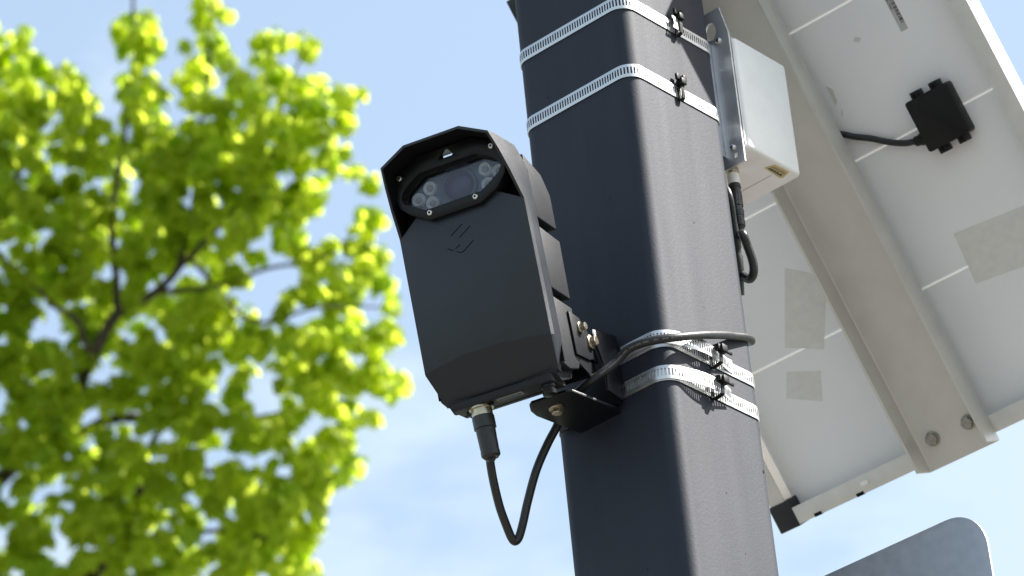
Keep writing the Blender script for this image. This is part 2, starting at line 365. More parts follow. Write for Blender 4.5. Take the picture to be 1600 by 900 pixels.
# hood inside: offset ring, from point 2 to its mirror
hi = list(range(2, n_ - 2))
def inset(p, k):
    x, y, z = p; v = Vector((x, 0, z - .13)); s = (1 - k / v.length); return (x * s, y, .13 + (z - .13) * s)
in_f = [inset(ring_f[i], .0024) if 2 <= i < n_ - 2 else ring_f[i] for i in range(n_)]
in_b = [(inset(ring_f[i], .0026)[0], .0120, inset(ring_f[i], .0026)[2]) if 2 <= i < n_ - 2 else ring_f[i] for i in range(n_)]
strip(bm, ring_f, in_f, hi)
bmesh.ops.remove_doubles(bm, verts=bm.verts, dist=.00005)
cover = obj('front_cover', bm, M['black'], dev, smooth=20)
bm = NB(); strip(bm, in_f, in_b, hi)
TRI = [(-.0056, .1728), (.0056, .1728), (.0064, .1740), (.0024, .1792), (.0008, .1800), (-.0010, .1792), (-.0064, .1740)]
def fill_with_holes(bm, loops, y):
    es = []
    for L_ in loops:
        vs = [bm.verts.new((x, y, z)) for x, z in L_]; es += [bm.edges.new((vs[k], vs[(k + 1) % len(vs)])) for k in range(len(vs))]
    bmesh.ops.triangle_fill(bm, use_beauty=True, use_dissolve=False, edges=es)
fill_with_holes(bm, [[(in_b[i][0], in_b[i][2]) for i in hi], [(-.0105, .1760), (.0105, .1760), (.0105, .1826), (-.0105, .1826)]], .0120)
obj('hood_lining', bm, M['inner'], dev, smooth=20)
# faceted face with its lower chamfer
bm = NB()
A, B, C_, D_ = (-.058, 0, 0), (-.0222, -.0042, .0040), (.0125, -.0042, .0048), (.058, 0, 0)
TL, TR = (-.0370, -.0042, .1330), (.0345, -.0042, .1330)
a0, d0 = (-.058, 0, .1195), (.058, 0, .1195)
E0, E1, E2, E3 = (-.052, .0165, -.0258), (-.0215, .0155, -.0268), (.0150, .0155, -.0268), (.052, .0165, -.0258)
nv = lambda p: bm.verts.new(p)
vA, vB, vC, vD, vTL, vTR, va, vd = map(nv, (A, B, C_, D_, TL, TR, a0, d0)); e0, e1, e2, e3 = map(nv, (E0, E1, E2, E3))
for f in ((vA, vB, vTL, va), (vB, vC, vTR, vTL), (vC, vD, vd, vTR), (e0, e1, vB, vA), (e1, e2, vC, vB), (e2, e3, vD, vC)): bm.faces.new(f)
# top return into the hood
t0_ = [nv((x, .012, z)) for x, z in ((-.056, .1195), (-.037, .133), (.0345, .133), (.056, .1195))]
bm.faces.new((va, vTL, t0_[1], t0_[0])); bm.faces.new((vTL, vTR, t0_[2], t0_[1])); bm.faces.new((vTR, vd, t0_[3], t0_[2]))
# underside of the cover
u_ = [nv((x, .0195, z)) for x, z in ((-.0524, -.0268), (-.0215, -.0282), (.015, -.0282), (.0524, -.0268))]
for k, (p, q) in enumerate(((e0, e1), (e1, e2), (e2, e3))): bm.faces.new((p, u_[k], u_[k + 1], q))
obj('face_plate', bm, M['black'], dev, bevel=.0009, seg=2, smooth=30)
# bezel: raised hexagonal plate with an opening for the window
out_ = [(-.0520, .1500), (-.0490, .1420), (-.0400, .1335), (-.0240, .1243), (.0235, .1243), (.0395, .1322), (.0490, .1425), (.0505, .1500), (.0500, .1610), (.0455, .1720), (.0260, .1818), (-.0260, .1818), (-.0460, .1720), (-.0520, .1610)]
hole = [(-.0465, .1490), (-.0440, .1450), (-.0360, .1400), (-.0270, .1342), (.0250, .1342), (.0345, .1395), (.0430, .1450), (.0465, .1500), (.0445, .1545), (.0400, .1590), (.0265, .1668), (-.0265, .1668), (-.0400, .1590), (-.0450, .1540)]
bm = NB()
Y0, Y1, Y2 = -.0080, .0120, .0020
ro = [(x, z) for x, z in out_]; k_ = len(out_)
fill_with_holes(bm, [out_, hole, TRI], Y0)
def wall(bm, L0, y0, L1, y1):
    loft(bm, [[(x, y0, z) for x, z in L0], [(x, y1, z) for x, z in L1]], caps=False)
wall(bm, out_, Y0, [(x * 1.01, .15 + (z - .15) * 1.01) for x, z in out_], Y1)
wall(bm, hole, Y0, [(x * .985, .15 + (z - .15) * .985) for x, z in hole], Y2)
wall(bm, TRI, Y0, TRI, Y0 + .0025)
bmesh.ops.remove_doubles(bm, verts=bm.verts, dist=.00002)
obj('bezel', bm, M['gloss'], dev, bevel=.0007, smooth=30)
for x, z in ((.0415, .1685), (-.0447, .1680), (-.0233, .1305), (.0193, .1308)):
    bm = NB(); cyl(bm, (x, -.0079, z), (0, -1, 0), [(0, .0024), (.0010, .0024), (.0016, .0018), (.0016, .0011), (.0008, .0009)], 16)
    s_ = obj('screw', bm, M['steel'], dev)
    bm = NB(); cyl(bm, (x, -.0088, z), (0, -1, 0), [(0, .0010), (.0002, .0010)], hexa=True); obj('socket', bm, M['inner'], s_)
# window: board, lamps, lens, glass
bm = NB(); prism(bm, [(x * .98, .15 + (z - .15) * .98) for x, z in hole], 'y', .0082, .0098); obj('window_board', bm, M['winboard'], dev)
bm = NB(); prism(bm, [(x * .99, .15 + (z - .15) * .99) for x, z in hole], 'y', .0012, .0026); obj('window_glass', bm, M['glass'], dev)
bm = NB(); cyl(bm, (.0014, .0081, .1500), (0, -1, 0), [(0, .0158), (.0028, .0158), (.0032, .0150), (.0032, .0136), (.0012, .0130)], 40); lens = obj('lens', bm, M['lensring'], dev)
bm = NB(); cyl(bm, (.0014, .0070, .1500), (0, -1, 0), [(0, .0128), (.0016, .0122), (.0028, .0090), (.0034, .0045), (.0035, .0005)], 40); obj('lens_front', bm, M['lensglass'], lens, smooth=60)
bm = NB(); cyl(bm, (.0014, .00805, .1500), (0, -1, 0), [(0, .0205), (.0006, .0205), (.0006, .0185), (.0001, .0183)], 40); obj('lens_surround', bm, M['winboard'], dev)
for x, z in ((-.0250, .1565), (-.0372, .1500), (-.0250, .1432), (.0268, .1565), (.0385, .1510), (.0268, .1430)):
    bm = NB(); cyl(bm, (x, .0081, z), (0, -1, 0), [(0, .0062), (.0030, .0060), (.0040, .0054), (.0034, .0046), (.0016, .0032), (.0012, .0028)], 14)
    l_ = obj('infrared_lamp', bm, M['led'], dev)
    bm = NB(); cyl(bm, (x, .0068, z), (0, -1, 0), [(0, .0030), (.0016, .0028), (.0024, .0018), (.0027, .0004)], 16); obj('lamp_lens', bm, M['ledcore'], l_, smooth=60)
# emblem: thin dark strips on the face give the shade of its grooves
bm = NB()
for seg_ in ([(1.3, 113.4), (-10.3, 106.6)], [(8.1, 109.4), (-3.2, 103.0)], [(-4.0, 96.8), (-8.6, 94.6)], [(8.8, 96.8), (-2.1, 90.0), (-5.3, 90.2), (-8.1, 92.2)], [(-10.7, 93.5), (-15.4, 96.8)]):
    for (xa, za), (xb, zb) in zip(seg_, seg_[1:]):
        p, q = Vector((xa, 0, za)) / 1000, Vector((xb, 0, zb)) / 1000; t = (q - p).normalized(); nn = Vector((t.z, 0, -t.x)) * .00034
        loft(bm, [[c_ + Vector((0, y, 0)) for c_ in (p - nn, p + nn, q + nn, q - nn)] for y in (-.00415, -.00436)])
obj('emblem', bm, M['inner'], dev, smooth=0)
# back shell: core with three side panels each side, slanted gaps between them
prof = [(.0150, -.0270), (.0250, -.0330), (.0470, -.0265), (.0560, -.0090), (.0600, .1380), (.0490, .1530), (.0160, .1660), (.0160, -.0270)][:-1]
bm = NB(); loft(bm, [[(x, y, z) for y, z in prof] for x in (-.0500, .0500)]); obj('back_shell', bm, M['blackgrain'], dev, bevel=.0015)
PAN = [[(.0180, .1092), (.0605, .1062), (.0612, .1370), (.0495, .1530), (.0180, .1640)],
       [(.0180, .0470), (.0600, .0440), (.0620, .0960), (.0180, .1010)],
       [(.0180, -.0210), (.0300, -.0235), (.0490, -.0195), (.0565, -.0085), (.0590, .0360), (.0180, .0390)]]
for s_ in (-1, 1):
    for pp in PAN:
        bm = NB(); loft(bm, [[(s_ * x, y, z) for y, z in pp] for x in (.0490, .0570)]); obj('side_panel', bm, M['blackgrain'], dev, bevel=.0012)
    bm = NB(); prism(bm, [(.0176, -.0190), (.0198, -.0190), (.0198, .1500), (.0176, .1500)], 'x', s_ * .050, s_ * .0580); obj('seam_gasket', bm, M['inner'], dev)
# underside: base plate, connector, label, plug
bm = NB(); box(bm, -.046, .046, .0120, .0400, -.0337, -.0270); obj('base_cover', bm, M['blackgrain'], dev, bevel=.001)
bm = NB(); box(bm, -.044, .044, .0330, .0338, -.0341, -.0336); obj('base_groove', bm, M['inner'], dev)
bm = NB(); box(bm, -.0060, .0170, .0142, .0200, -.0350, -.0336); lb = obj('serial_label', bm, M['printlite'], dev)
bm = NB()
for k in range(11): box(bm, -.0048 + k * .0019, -.0048 + k * .0019 + (.0009 if k % 3 else .0013), .0152, .0188, -.03525, -.0350)
obj('printed_marks', bm, M['print'], lb, smooth=0)
bm = NB(); cyl(bm, (.0385, .0210, -.0335), (0, 0, -1), [(0, .0060), (.0030, .0060), (.0034, .0052), (.0050, .0052), (.0058, .0062), (.0088, .0060), (.0096, .0048)], 20); obj('vent_plug', bm, M['gloss'], dev)
CX, CY = -.0245, .0235
bm = NB(); cyl(bm, (CX, CY, -.0335), (0, 0, -1), [(0, .0105), (.0016, .0105), (.0016, .0088), (.0100, .0088), (.0104, .0082)], 24); obj('socket_collar', bm, M['bolt'], dev)
for dx, dy in ((-.0120, .002), (.0112, -.004)):
    bm = NB(); cyl(bm, (CX + dx, CY + dy, -.0335), (0, 0, -1), [(0, .0024), (.0016, .0022)], 12); obj('collar_screw', bm, M['inner'], dev)
# scuff on the face
bm = NB(); prism(bm, [(-.0498, .0650), (-.0489, .0636), (-.0480, .0652), (-.0478, .0676), (-.0487, .0692), (-.0496, .0676)], 'y', -.0012, -.00085); obj('scuff', bm, M['inner'], dev, smooth=0)

# ------------------------------------------------------------------ mounting bracket of the camera
br = thing('mounting_bracket', 'black steel bracket with pivot bolts joining the camera to the pole', 'bracket', Matrix.Translation((0, -.066, 3.098)))
BI = br.matrix_world.inverted()
bm = NB(); prism(bm, [(-.052, .006), (.0150, .006), (.0150, .0690), (-.012, .086), (-.052, .086)], 'y', -.0032, -.0007); obj('back_plate', bm, M['bracket'], br, bevel=.0006)
bm = NB()
prism(bm, [(-.0007, .0690), (-.0320, .0648), (-.0330, .0600), (-.0250, .0440), (-.0200, .0300), (-.0190, .0110), (-.0007, .0070)], 'x', .0152, .0178); obj('side_wing', bm, M['bracket'], br, bevel=.0009, seg=3)
bm = NB(); prism(bm, [(-.0270, -.0690), (-.0225, -.0715), (.0080, -.0640), (.0124, -.0600), (.0155, -.0090), (.0135, -.0005), (-.0310, -.0005), (-.0345, -.0520), (-.0320, -.0620)], 'z', -.0026, 0); obj('shelf', bm, M['bracket'], br, bevel=.0005)
bm = NB(); cyl(bm, (-.0140, -.0500, -.0027), (0, 0, -1), [(0, .0066), (.0012, .0066), (.0016, .0060)], 24); b_ = obj('bolt', bm, M['bolt'], br)
bm = NB(); cyl(bm, (-.0140, -.0500, -.0040), (0, 0, -1), [(0, .0047), (.0038, .0047), (.0044, .0040)], hexa=True); obj('bolt_head', bm, M['bolt'], b_)
# yoke turned with the camera
def dev_part(name, bm, m, parent, **k):
    bm.transform(BI @ DM); return obj(name, bm, m, parent, **k)
for s_ in (1, -1):
    bm = NB(); prism(bm, [(.0450, .0300), (.0640, .0280), (.0760, .0200), (.0850, .0090), (.0880, -.0040), (.0870, -.0080), (.0770, -.0060), (.0700, -.0080), (.0450, -.0080)], 'x', s_ * .0572, s_ * .0592)
    ear = dev_part('ear_plate', bm, M['bracket'], br, bevel=.0005)
    bm = NB(); prism(bm, [(.0450, .0060), (.0780, .0060), (.0845, -.0050), (.0850, -.0140), (.0800, -.0215), (.0740, -.0230), (.0640, -.0180), (.0450, -.0120)], 'x', s_ * .0545, s_ * .0570)
    dev_part('yoke_arm', bm, M['bracket'], br, bevel=.0005)
    for (yy, zz, r_) in ((.0612, .0185, .0050), (.0785, .0095, .0062)):
        bm = NB(); cyl(bm, (s_ * .0592, yy, zz), (s_, 0, 0), [(0, r_), (.0012, r_), (.0016, r_ * .9)], 20)
        b_ = dev_part('bolt', bm, M['bolt'], br)
        bm = NB(); cyl(bm, (s_ * .0605, yy, zz), (s_, 0, 0), [(0, r_ * .72), (.0042, r_ * .72), (.0048, r_ * .6)], hexa=True, rot=.3); dev_part('bolt_head', bm, M['bolt'], b_)
bm = NB(); box(bm, -.0570, .0570, .0700, .0725, -.0215, -.0060); dev_part('yoke_back', bm, M['bracket'], br)

# ------------------------------------------------------------------ camera cable
def world_dev(p): return DM @ Vector(p)
cab = thing('camera_cable', 'black round cable looping from under the camera across the pole', 'cable', Matrix.Translation(world_dev((CX, CY, -.0435))))
CI = cab.matrix_world.inverted()
a_ = world_dev((CX, CY, -.0415)); d_ = (world_dev((CX + .0008, CY, -.09)) - a_).normalized()
bm = NB(); cyl(bm, a_, d_, [(0, .0091), (.0015, .0094), (.0105, .0094), (.0110, .0084)], 24); bm.transform(CI); obj('lock_ring', bm, M['rubber'], cab)
bm = NB(); cyl(bm, a_ + d_ * .0108, d_, [(0, .0083), (.0130, .0080), (.0195, .0078), (.0197, .0081), (.0232, .0080), (.0252, .0062)], 24); bm.transform(CI); obj('connector_body', bm, M['rubber'], cab)
def px(x, y, t):                       # a point on the view axis grid of the survey, t metres along the optical axis
    return CAM + (FW + RT * ((x - 800) / 6169) - UP * ((y - 450) / 6169)) * t
lo = [a_ + d_ * .036, px(765.5, 718, 3.232), px(771, 752, 3.234), px(781, 793, 3.238), px(793, 826, 3.242), px(799.5, 841, 3.243), px(805, 846, 3.244), px(811, 839, 3.246), px(817, 818, 3.249),
      px(825, 782, 3.256), px(838, 735, 3.264), px(855, 695, 3.272), px(871, 664, 3.278),
      (-.0390, -.0860, 3.1060), (-.0250, -.0960, 3.1070), (-.0081, -.0990, 3.1102), (.0062, -.0985, 3.1150), (.0140, -.0965, 3.1183), (.0213, -.0920, 3.1233), (.0280, -.0840, 3.1318), (.0420, -.0820, 3.1388), (.0600, -.0760, 3.1400), (.0740, -.0600, 3.1430), (.0775, -.0300, 3.1545), (.0740, .0050, 3.1690), (.0690, .0280, 3.1785), (.0655, .0500, 3.1868), (.0605, .0635, 3.1905), (.0520, .0690, 3.1950), (.0300, .0700, 3.2020), (.0, .0690, 3.2050)]
P = spline(lo, 8)
bm = NB(); tube(bm, P, .0036, 14); bm.transform(CI); obj('cord', bm, M['rubber'], cab, smooth=60)
bm = NB()                              # rubbed-off pale print along the cord
run = [i for i in range(len(P)) if -.006 < P[i].x < .075 and P[i].y < -.03 and P[i].z > 3.12]
rnd = random.Random(3)
dense = []
for i in run[:-1]:
    for q in range(6): dense.append((P[i].lerp(P[i + 1], q / 6), (P[i + 1] - P[i]).normalized()))
for k, (p, t) in enumerate(dense):
    if rnd.random() < .5 or k % 17 > 12: continue
    vd_ = (CAM - p).normalized(); nrm = (vd_ - t * vd_.dot(t)).normalized(); side = t.cross(nrm)
    h_ = .00035 + .00035 * rnd.random(); off = -.0002
    c_ = p + nrm * .00355 + side * off
    loft(bm, [[c_ + t * a * .0005 + side * b * h_ + nrm * e for a, b in ((-1, -1), (1, -1), (1, 1), (-1, 1))] for e in (-.0002, .00010)])
bm.transform(CI); obj('printed_marks', bm, M['printlite'], cab, smooth=0, kind='stuff')

# ------------------------------------------------------------------ white junction box with its bracket
jb = thing('junction_box', 'white plastic junction box hanging on a metal bracket behind the pole', 'junction box', Matrix.Translation((-.002, .117, 3.3887)))
JI = jb.matrix_world.inverted()
def jp(name, bm, m, parent=None, **k): bm.transform(JI); return obj(name, bm, m, parent or jb, **k)
bm = NB(); loft(bm, [[(x, y, z) for x, y in rrect(.0750, .0385, .006, 5)] for z in (0, .1175)]); bm.transform(Matrix.Translation((-.002, .1185, 3.3887))); jp('body', bm, M['white'], bevel=.003, seg=3)
bm = NB(); box(bm, -.070, .0690, .0768, .0800, 3.392, 3.503); jp('lid_gasket', bm, M['inner'])
bm = NB(); box(bm, -.0740, .0722, .0775, .0790, 3.391, 3.5045); jp('lid_edge', bm, M['bright'])
bm = NB(); box(bm, -.06, .0560, .1340, .1346, 3.3882, 3.3892); jp('mould_line', bm, M['frame'])
lab_m = []
bm = NB(); prism(bm, [(.0595, .1195), (.0690, .1225), (.0700, .1415), (.0600, .1450), (.0580, .1420)], 'z', 3.3881, 3.3886); yl = jp('yellow_label', bm, M['yellow'])
bm = NB(); rn = random.Random(5)
for k in range(9):
    y = .1225 + k * .0021; h0 = .0022 + .0006 * rn.random()
    box(bm, .0606, .0606 + h0, y, y + .0013, 3.3879, 3.3881)
    if k % 2: box(bm, .0606 + h0 * .4, .0606 + h0, y + .0013, y + .0018, 3.3879, 3.3881)
box(bm, .0648, .0652, .1225, .1410, 3.3879, 3.3881); box(bm, .0664, .0668, .1240, .1405, 3.3879, 3.3881)
jp('printed_marks', bm, M['print'], yl, smooth=0)
bk = thing('box_bracket', 'shiny bent metal bracket with slotted tab holding the white box to the pole', 'bracket', Matrix.Translation((.06, .0760, 3.45)))
KI = bk.matrix_world.inverted()
def kp(name, bm, m, parent=None, **k): bm.transform(KI); return obj(name, bm, m, parent or bk, **k)
# face plate with the big hole near the top and a small square one near the foot
bm = NB()
def plate_with_holes(bm, outer, holes, y0, y1):
    es = []; 
    def lp(pts, y):
        vs = [bm.verts.new((x, y, z)) for x, z in pts]; return vs, [bm.edges.new((vs[i], vs[(i + 1) % len(vs)])) for i in range(len(vs))]
    rings = []
    for y in (y0, y1):
        E_ = []; V_ = []
        for pts in [outer] + holes:
            v_, e_ = lp(pts, y); E_ += e_; V_.append(v_)
        bmesh.ops.triangle_fill(bm, use_beauty=True, use_dissolve=False, edges=E_); rings.append(V_)
    for a, b in zip(*rings):
        for i in range(len(a)):
            j = (i + 1) % len(a); bm.faces.new((a[i], a[j], b[j], b[i]))
hole1 = [(.0530 + .0062 * cos(a), 3.5165 + .0105 * sin(a) * (1 if sin(a) > 0 else .8)) for a in [2 * pi * k / 18 for k in range(18)]]
hole2_ = [(.0612, 3.3795), (.0645, 3.3795), (.0645, 3.3845), (.0612, 3.3845)]
plate_with_holes(bm, [(.0150, 3.3725), (.0715, 3.3725), (.0720, 3.5080), (.0650, 3.5385), (.0470, 3.5385), (.0150, 3.5385)], [hole1, hole2_], .0745, .0765)
kp('face_plate', bm, M['bright'], smooth=0)
bm = NB(); box(bm, .0500, .0518, .0640, .0744, 3.3850, 3.5050); kp('web', bm, M['bright'], bevel=.0004)
bm = NB(); box(bm, -.0500, .0500, .0648, .0664, 3.3850, 3.5050); kp('pole_flange', bm, M['bright'])
for z in (3.5040, 3.3905):
    bm = NB(); cyl(bm, (.0605, .0746, z), (0, -1, 0), [(0, .0032), (.0010, .0032), (.0022, .0022), (.0025, .0008)], 16); b_ = kp('screw', bm, M['steel'], smooth=60)
    bm = NB(); box(bm, .0602, .0608, .0716, .0722, z - .0016, z + .0016); box(bm, .0589, .0621, .0717, .0723, z - .0003, z + .0003); kp('socket', bm, M['inner'], b_)
# cable of the junction box
bc = thing('box_cable', 'short black cable plugged into the underside of the white box', 'cable', Matrix.Translation((.0385, .0985, 3.3880)))
XI = bc.matrix_world.inverted()
def xp(name, bm, m, **k): bm.transform(XI); return obj(name, bm, m, bc, **k)
c0_ = Vector((.0395, .0985, 3.3886)); dd = Vector((.0, 0, -1))
bm = NB(); cyl(bm, c0_, dd, [(0, .0052), (.0020, .0058), (.0042, .0058), (.0050, .0048), (.0070, .0048)], 20); xp('gland', bm, M['bolt'])
bm = NB(); cyl(bm, c0_ + dd * .0062, dd, [(0, .0050), (.0002, .0054), (.0110, .0054), (.0112, .0048)], 20); xp('coupling_nut', bm, M['white'])
bm = NB(); cyl(bm, c0_ + dd * .0168, dd, [(0, .0054), (.004, .0056), (.0044, .0050), (.0080, .0050), (.0084, .0056), (.0230, .0055), (.0234, .0049), (.0270, .0049), (.0274, .0054), (.0330, .0052), (.0334, .0047), (.0370, .0047), (.0374, .0051), (.0430, .0050), (.0440, .0036)], 20); xp('connector_body', bm, M['rubber'])
cp = [c0_ + dd * .058, c0_ + dd * .070 + Vector((0, 0, 0)), px(1160, 365, 3.42), px(1168, 385, 3.42), px(1176, 408, 3.42), px(1177.5, 425, 3.42), px(1172, 436, 3.425), px(1162, 432, 3.435), px(1152, 424, 3.445), px(1120, 412, 3.45)]
bm = NB(); tube(bm, spline(cp, 8), .0039, 12); xp('cord', bm, M['rubber'], smooth=60)
# second plug hanging behind the pole edge
pg = thing('cable_plug', 'dark ribbed cable plug half hidden behind the right edge of the pole', 'cable plug', Matrix.Translation(px(1154, 400, 3.44)))
bm = NB(); p0 = px(1147, 350, 3.44); p1 = px(1156, 462, 3.44); dd2 = (p1 - p0).normalized(); ln = (p1 - p0).length
cyl(bm, p0, dd2, [(0, .0030), (.01, .0042), (ln * .33, .0050), (ln * .36, .0043), (ln * .42, .0043), (ln * .45, .0054), (ln * .75, .0056), (ln * .80, .0047), (ln, .0040)], 18)
bm.transform(Matrix.Translation(pg.location).inverted()); obj('connector_body', bm, M['rubber'], pg)
bm = NB(); tube(bm, spline([p0 - dd2 * -.002, p0 - dd2 * .03 + Vector((-.004, .0, 0)), Vector((.03, .078, 3.37)), Vector((0, .079, 3.385))], 6), .003, 10); bm.transform(Matrix.Translation(pg.location).inverted()); obj('cord', bm, M['rubber'], pg, smooth=60)

# ------------------------------------------------------------------ solar panel, seen from behind and below
pt = Vector((0, .5783, -.8159)).normalized(); pm = Vector((0, -.8159, -.5783)).normalized()     # down the slope; out of the back
PO = Vector((0, .4626, 3.2406))
PM = basis(PO, (1, 0, 0), pt, Vector((1, 0, 0)).cross(pt))           # local x across, y down the slope, z = x cross y
zsg = 1 if Vector((1, 0, 0)).cross(pt).dot(pm) > 0 else -1
sp = thing('solar_panel', 'solar panel seen from behind with white back sheet and pale metal frame', 'solar panel', PM)
def Z(a, b): return (zsg * a, zsg * b) if zsg > 0 else (zsg * b, zsg * a)
HW, S0, S1 = .2164, -.583, -.0065
FT = .0225                                             # frame depth
z0, z1 = Z(-FT, 0)
def fbox(name, x0, x1, y0, y1, d0, d1, m, parent=sp, bevel=.0006, **k):
    a, b = Z(d0, d1); bm = NB(); box(bm, x0, x1, y0, y1, a, b); return obj(name, bm, m, parent, bevel=bevel, **k)
for s_ in (-1, 1):                                     # side rails: outer wall and back flange as one profile
    bm = NB(); e = .0018
    pr_ = [(HW, -FT), (HW, 0), (HW - .0172, 0), (HW - .0172, -e), (HW - e, -e), (HW - e, -FT)]
    loft(bm, [[(s_ * x, y, zsg * d) for x, d in pr_] for y in (S0 + .0008, S1 - .0008)]); obj('frame_rail', bm, M['frame'], sp, bevel=.0004)
for (ya, sg) in ((S1, -1), (S0, 1)):
    bm = NB(); e = .0018
    pr_ = [(0, -FT + .0004), (0, .0004), (.0172, .0004), (.0172, -e), (e, -e), (e, -FT + .0004)]
    loft(bm, [[(x, ya + sg * q, zsg * d) for q, d in pr_] for x in (-HW + .0020, HW - .0020)]); obj('frame_rail', bm, M['frame'], sp, bevel=.0004)
for cx_, cy_ in ((-1, S1), (-1, S0), (1, S0), (1, S1)):                # black corner caps
    x_ = cx_ * HW; yy = (cy_ - .026, cy_ + .0016) if cy_ == S1 else (cy_ - .0016, cy_ + .026)
    xx = sorted((x_ + cx_ * .0025, x_ - cx_ * .0215))
    if cx_ == 1 and cy_ == S1: continue
    fbox('corner_cap', xx[0], xx[1], yy[0], yy[1], -FT - .001, .0012, M['black'], bevel=.0012)
bm = NB(); bm.faces.new([bm.verts.new((x, y, zsg * -.0178)) for x, y in ((-HW + .0022, S0 + .002), (HW - .0022, S0 + .002), (HW - .0022, S1 - .002), (-HW + .0022, S1 - .002))]); obj('back_sheet', bm, M['backsheet'], sp, smooth=0)
ys_ = [S0 + .004, -.5595, -.4250, -.2910, -.1560, -.0215]
for j in range(len(ys_) - 1):
    for xa, xb in ((-.1985, -.0012), (.0012, .2090)):
        fbox('solar_cell', xa, xb, ys_[j] + .0014, ys_[j + 1] - .0014, -.0202, -.0183, M['cell'], bevel=0, smooth=0)
fbox('solar_cell', -.1985, .2090, S1 - .014, S1 - .003, -.0202, -.0183, M['cell'], bevel=0, smooth=0)
fbox('glass_sheet', -HW + .0022, HW - .0022, S0 + .002, S1 - .002, -.0228, -.0206, M['panelglass'], bevel=0, smooth=0)
for (x, y) in ((-.1101, -.0160),):
    a, b = Z(.0002, .0016); bm = NB(); prism(bm, [(x + p * .0034, y + q * .0022) for p, q in rrect(1.3, 1.0, .7, 4)], 'z', a, b); obj('drain_hole_light', bm, M['white'], sp)  # white pad on the flange stands for light leaking through a frame hole
for x in (-.1200, -.1716):
    fbox('frame_notch', x - .0042, x + .0042, S1 - .0030, S1 + .0004, -.003, .0009, M['inner'], bevel=0)
def tape(pts, nm='tape_patch', m=M['tape']):
    a, b = Z(-.0178, -.01765); bm = NB(); prism(bm, pts, 'z', a, b); return obj(nm, bm, m, sp, smooth=0)
tape([(.0864, -.1885), (.1640, -.1825), (.1610, -.1300), (.0831, -.1379)])
tape([(-.0900, -.2320), (-.0535, -.2070), (-.0930, -.1460), (-.1300, -.1640)])
tape([(-.1410, -.1425), (-.1070, -.1290), (-.1205, -.1020), (-.1545, -.1200)])
for pts in ([(.0392, -.3655), (.0440, -.3600), (.0425, -.3480), (.0385, -.3450)], [(.0860, -.3900), (.0900, -.3925), (.0950, -.3890), (.0905, -.3865)], [(.0395, -.3340), (.0420, -.3390), (.0428, -.3385), (.0402, -.3325)]):
    a, b = Z(-.0178, -.0174); bm = NB(); prism(bm, pts, 'z', a, b); obj('glue_scrap', bm, M['frame'], sp, smooth=0)
lbl = tape([(.1345, -.4340), (.1429, -.4340), (.1424, -.3760), (.1345, -.3760)], 'barcode_label', M['sticker'])
bm = NB(); rn = random.Random(11); y = -.4330; a, b = Z(-.01764, -.01756)
while y < -.3830:
    t = rn.choice((.0006, .0006, .0011, .0016)); box(bm, .1386, .1424, y, y + t, a, b); y += t + rn.choice((.0005, .0005, .0010))
obj('bars', bm, M['print'], lbl, smooth=0)
ft = flat_text('serial_number', '13360212213061940', .0040, M['print'], lbl, basis((.1352, -.4320, zsg * -.01758), (0, 1, 0), (1, 0, 0), (0, 0, -1)) if zsg < 0 else basis((.1352, -.4320, -.01758), (0, 1, 0), (-1, 0, 0), (0, 0, 1)))
# junction box on the back sheet
pj = thing('panel_junction_box', 'small black square connection box stuck on the back of the solar panel', 'connection box', PM @ Matrix.Translation((.134, -.290, zsg * -.0178)))
def pj_box(name, bm, m, parent=pj, **k):
    bm.transform(Matrix.Translation((-.134, .290, zsg * .0178))); return obj(name, bm, m, parent, **k)
ang = 0
bm = NB(); a, b = Z(-.0176, -.0030); loft(bm, [[(.1335 + x, -.2905 + y, z) for x, y in rrect(.0235, .0255, .003, 4)] for z in (a, b)]); pj_box('housing', bm, M['gloss'], bevel=.0012)
for x, y, dx, dy in ((.1225, -.3180, .0042, .0040), (.1440, -.3180, .0042, .0040), (.1230, -.2630, .0042, .0040), (.1450, -.2630, .0042, .0040)):
    a, b = Z(-.0174, -.0050); bm = NB(); box(bm, x - dx, x + dx, y - dy, y + dy, a, b); pj_box('clip_tab', bm, M['gloss'], bevel=.0007)
    a, b = Z(-.0052, -.0046); bm = NB(); box(bm, x - .0016, x + .0016, y - .0018, y + .0018, a, b); pj_box('tab_slot', bm, M['inner'])
bm = NB(); cyl(bm, (.1112, -.2790, zsg * -.0110), (-1, -.10, 0), [(0, .0062), (.0060, .0060), (.0064, .0052), (.0120, .0048), (.0130, .0036)], 16); pj_box('gland', bm, M['gloss'])
wire = [(.0995, -.2805, zsg * -.0110), (.0870, -.2840, zsg * -.0120), (.0720, -.2920, zsg * -.0135), (.0580, -.3020, zsg * -.0140), (.0430, -.3110, zsg * -.0140), (.0300, -.3200, zsg * -.0140), (.0, -.335, zsg * -.0140), (-.01, -.42, zsg * -.014)]
bm = NB(); tube(bm, spline(wire, 6), .0031, 10); pj_box('cord', bm, M['rubber'], smooth=60)

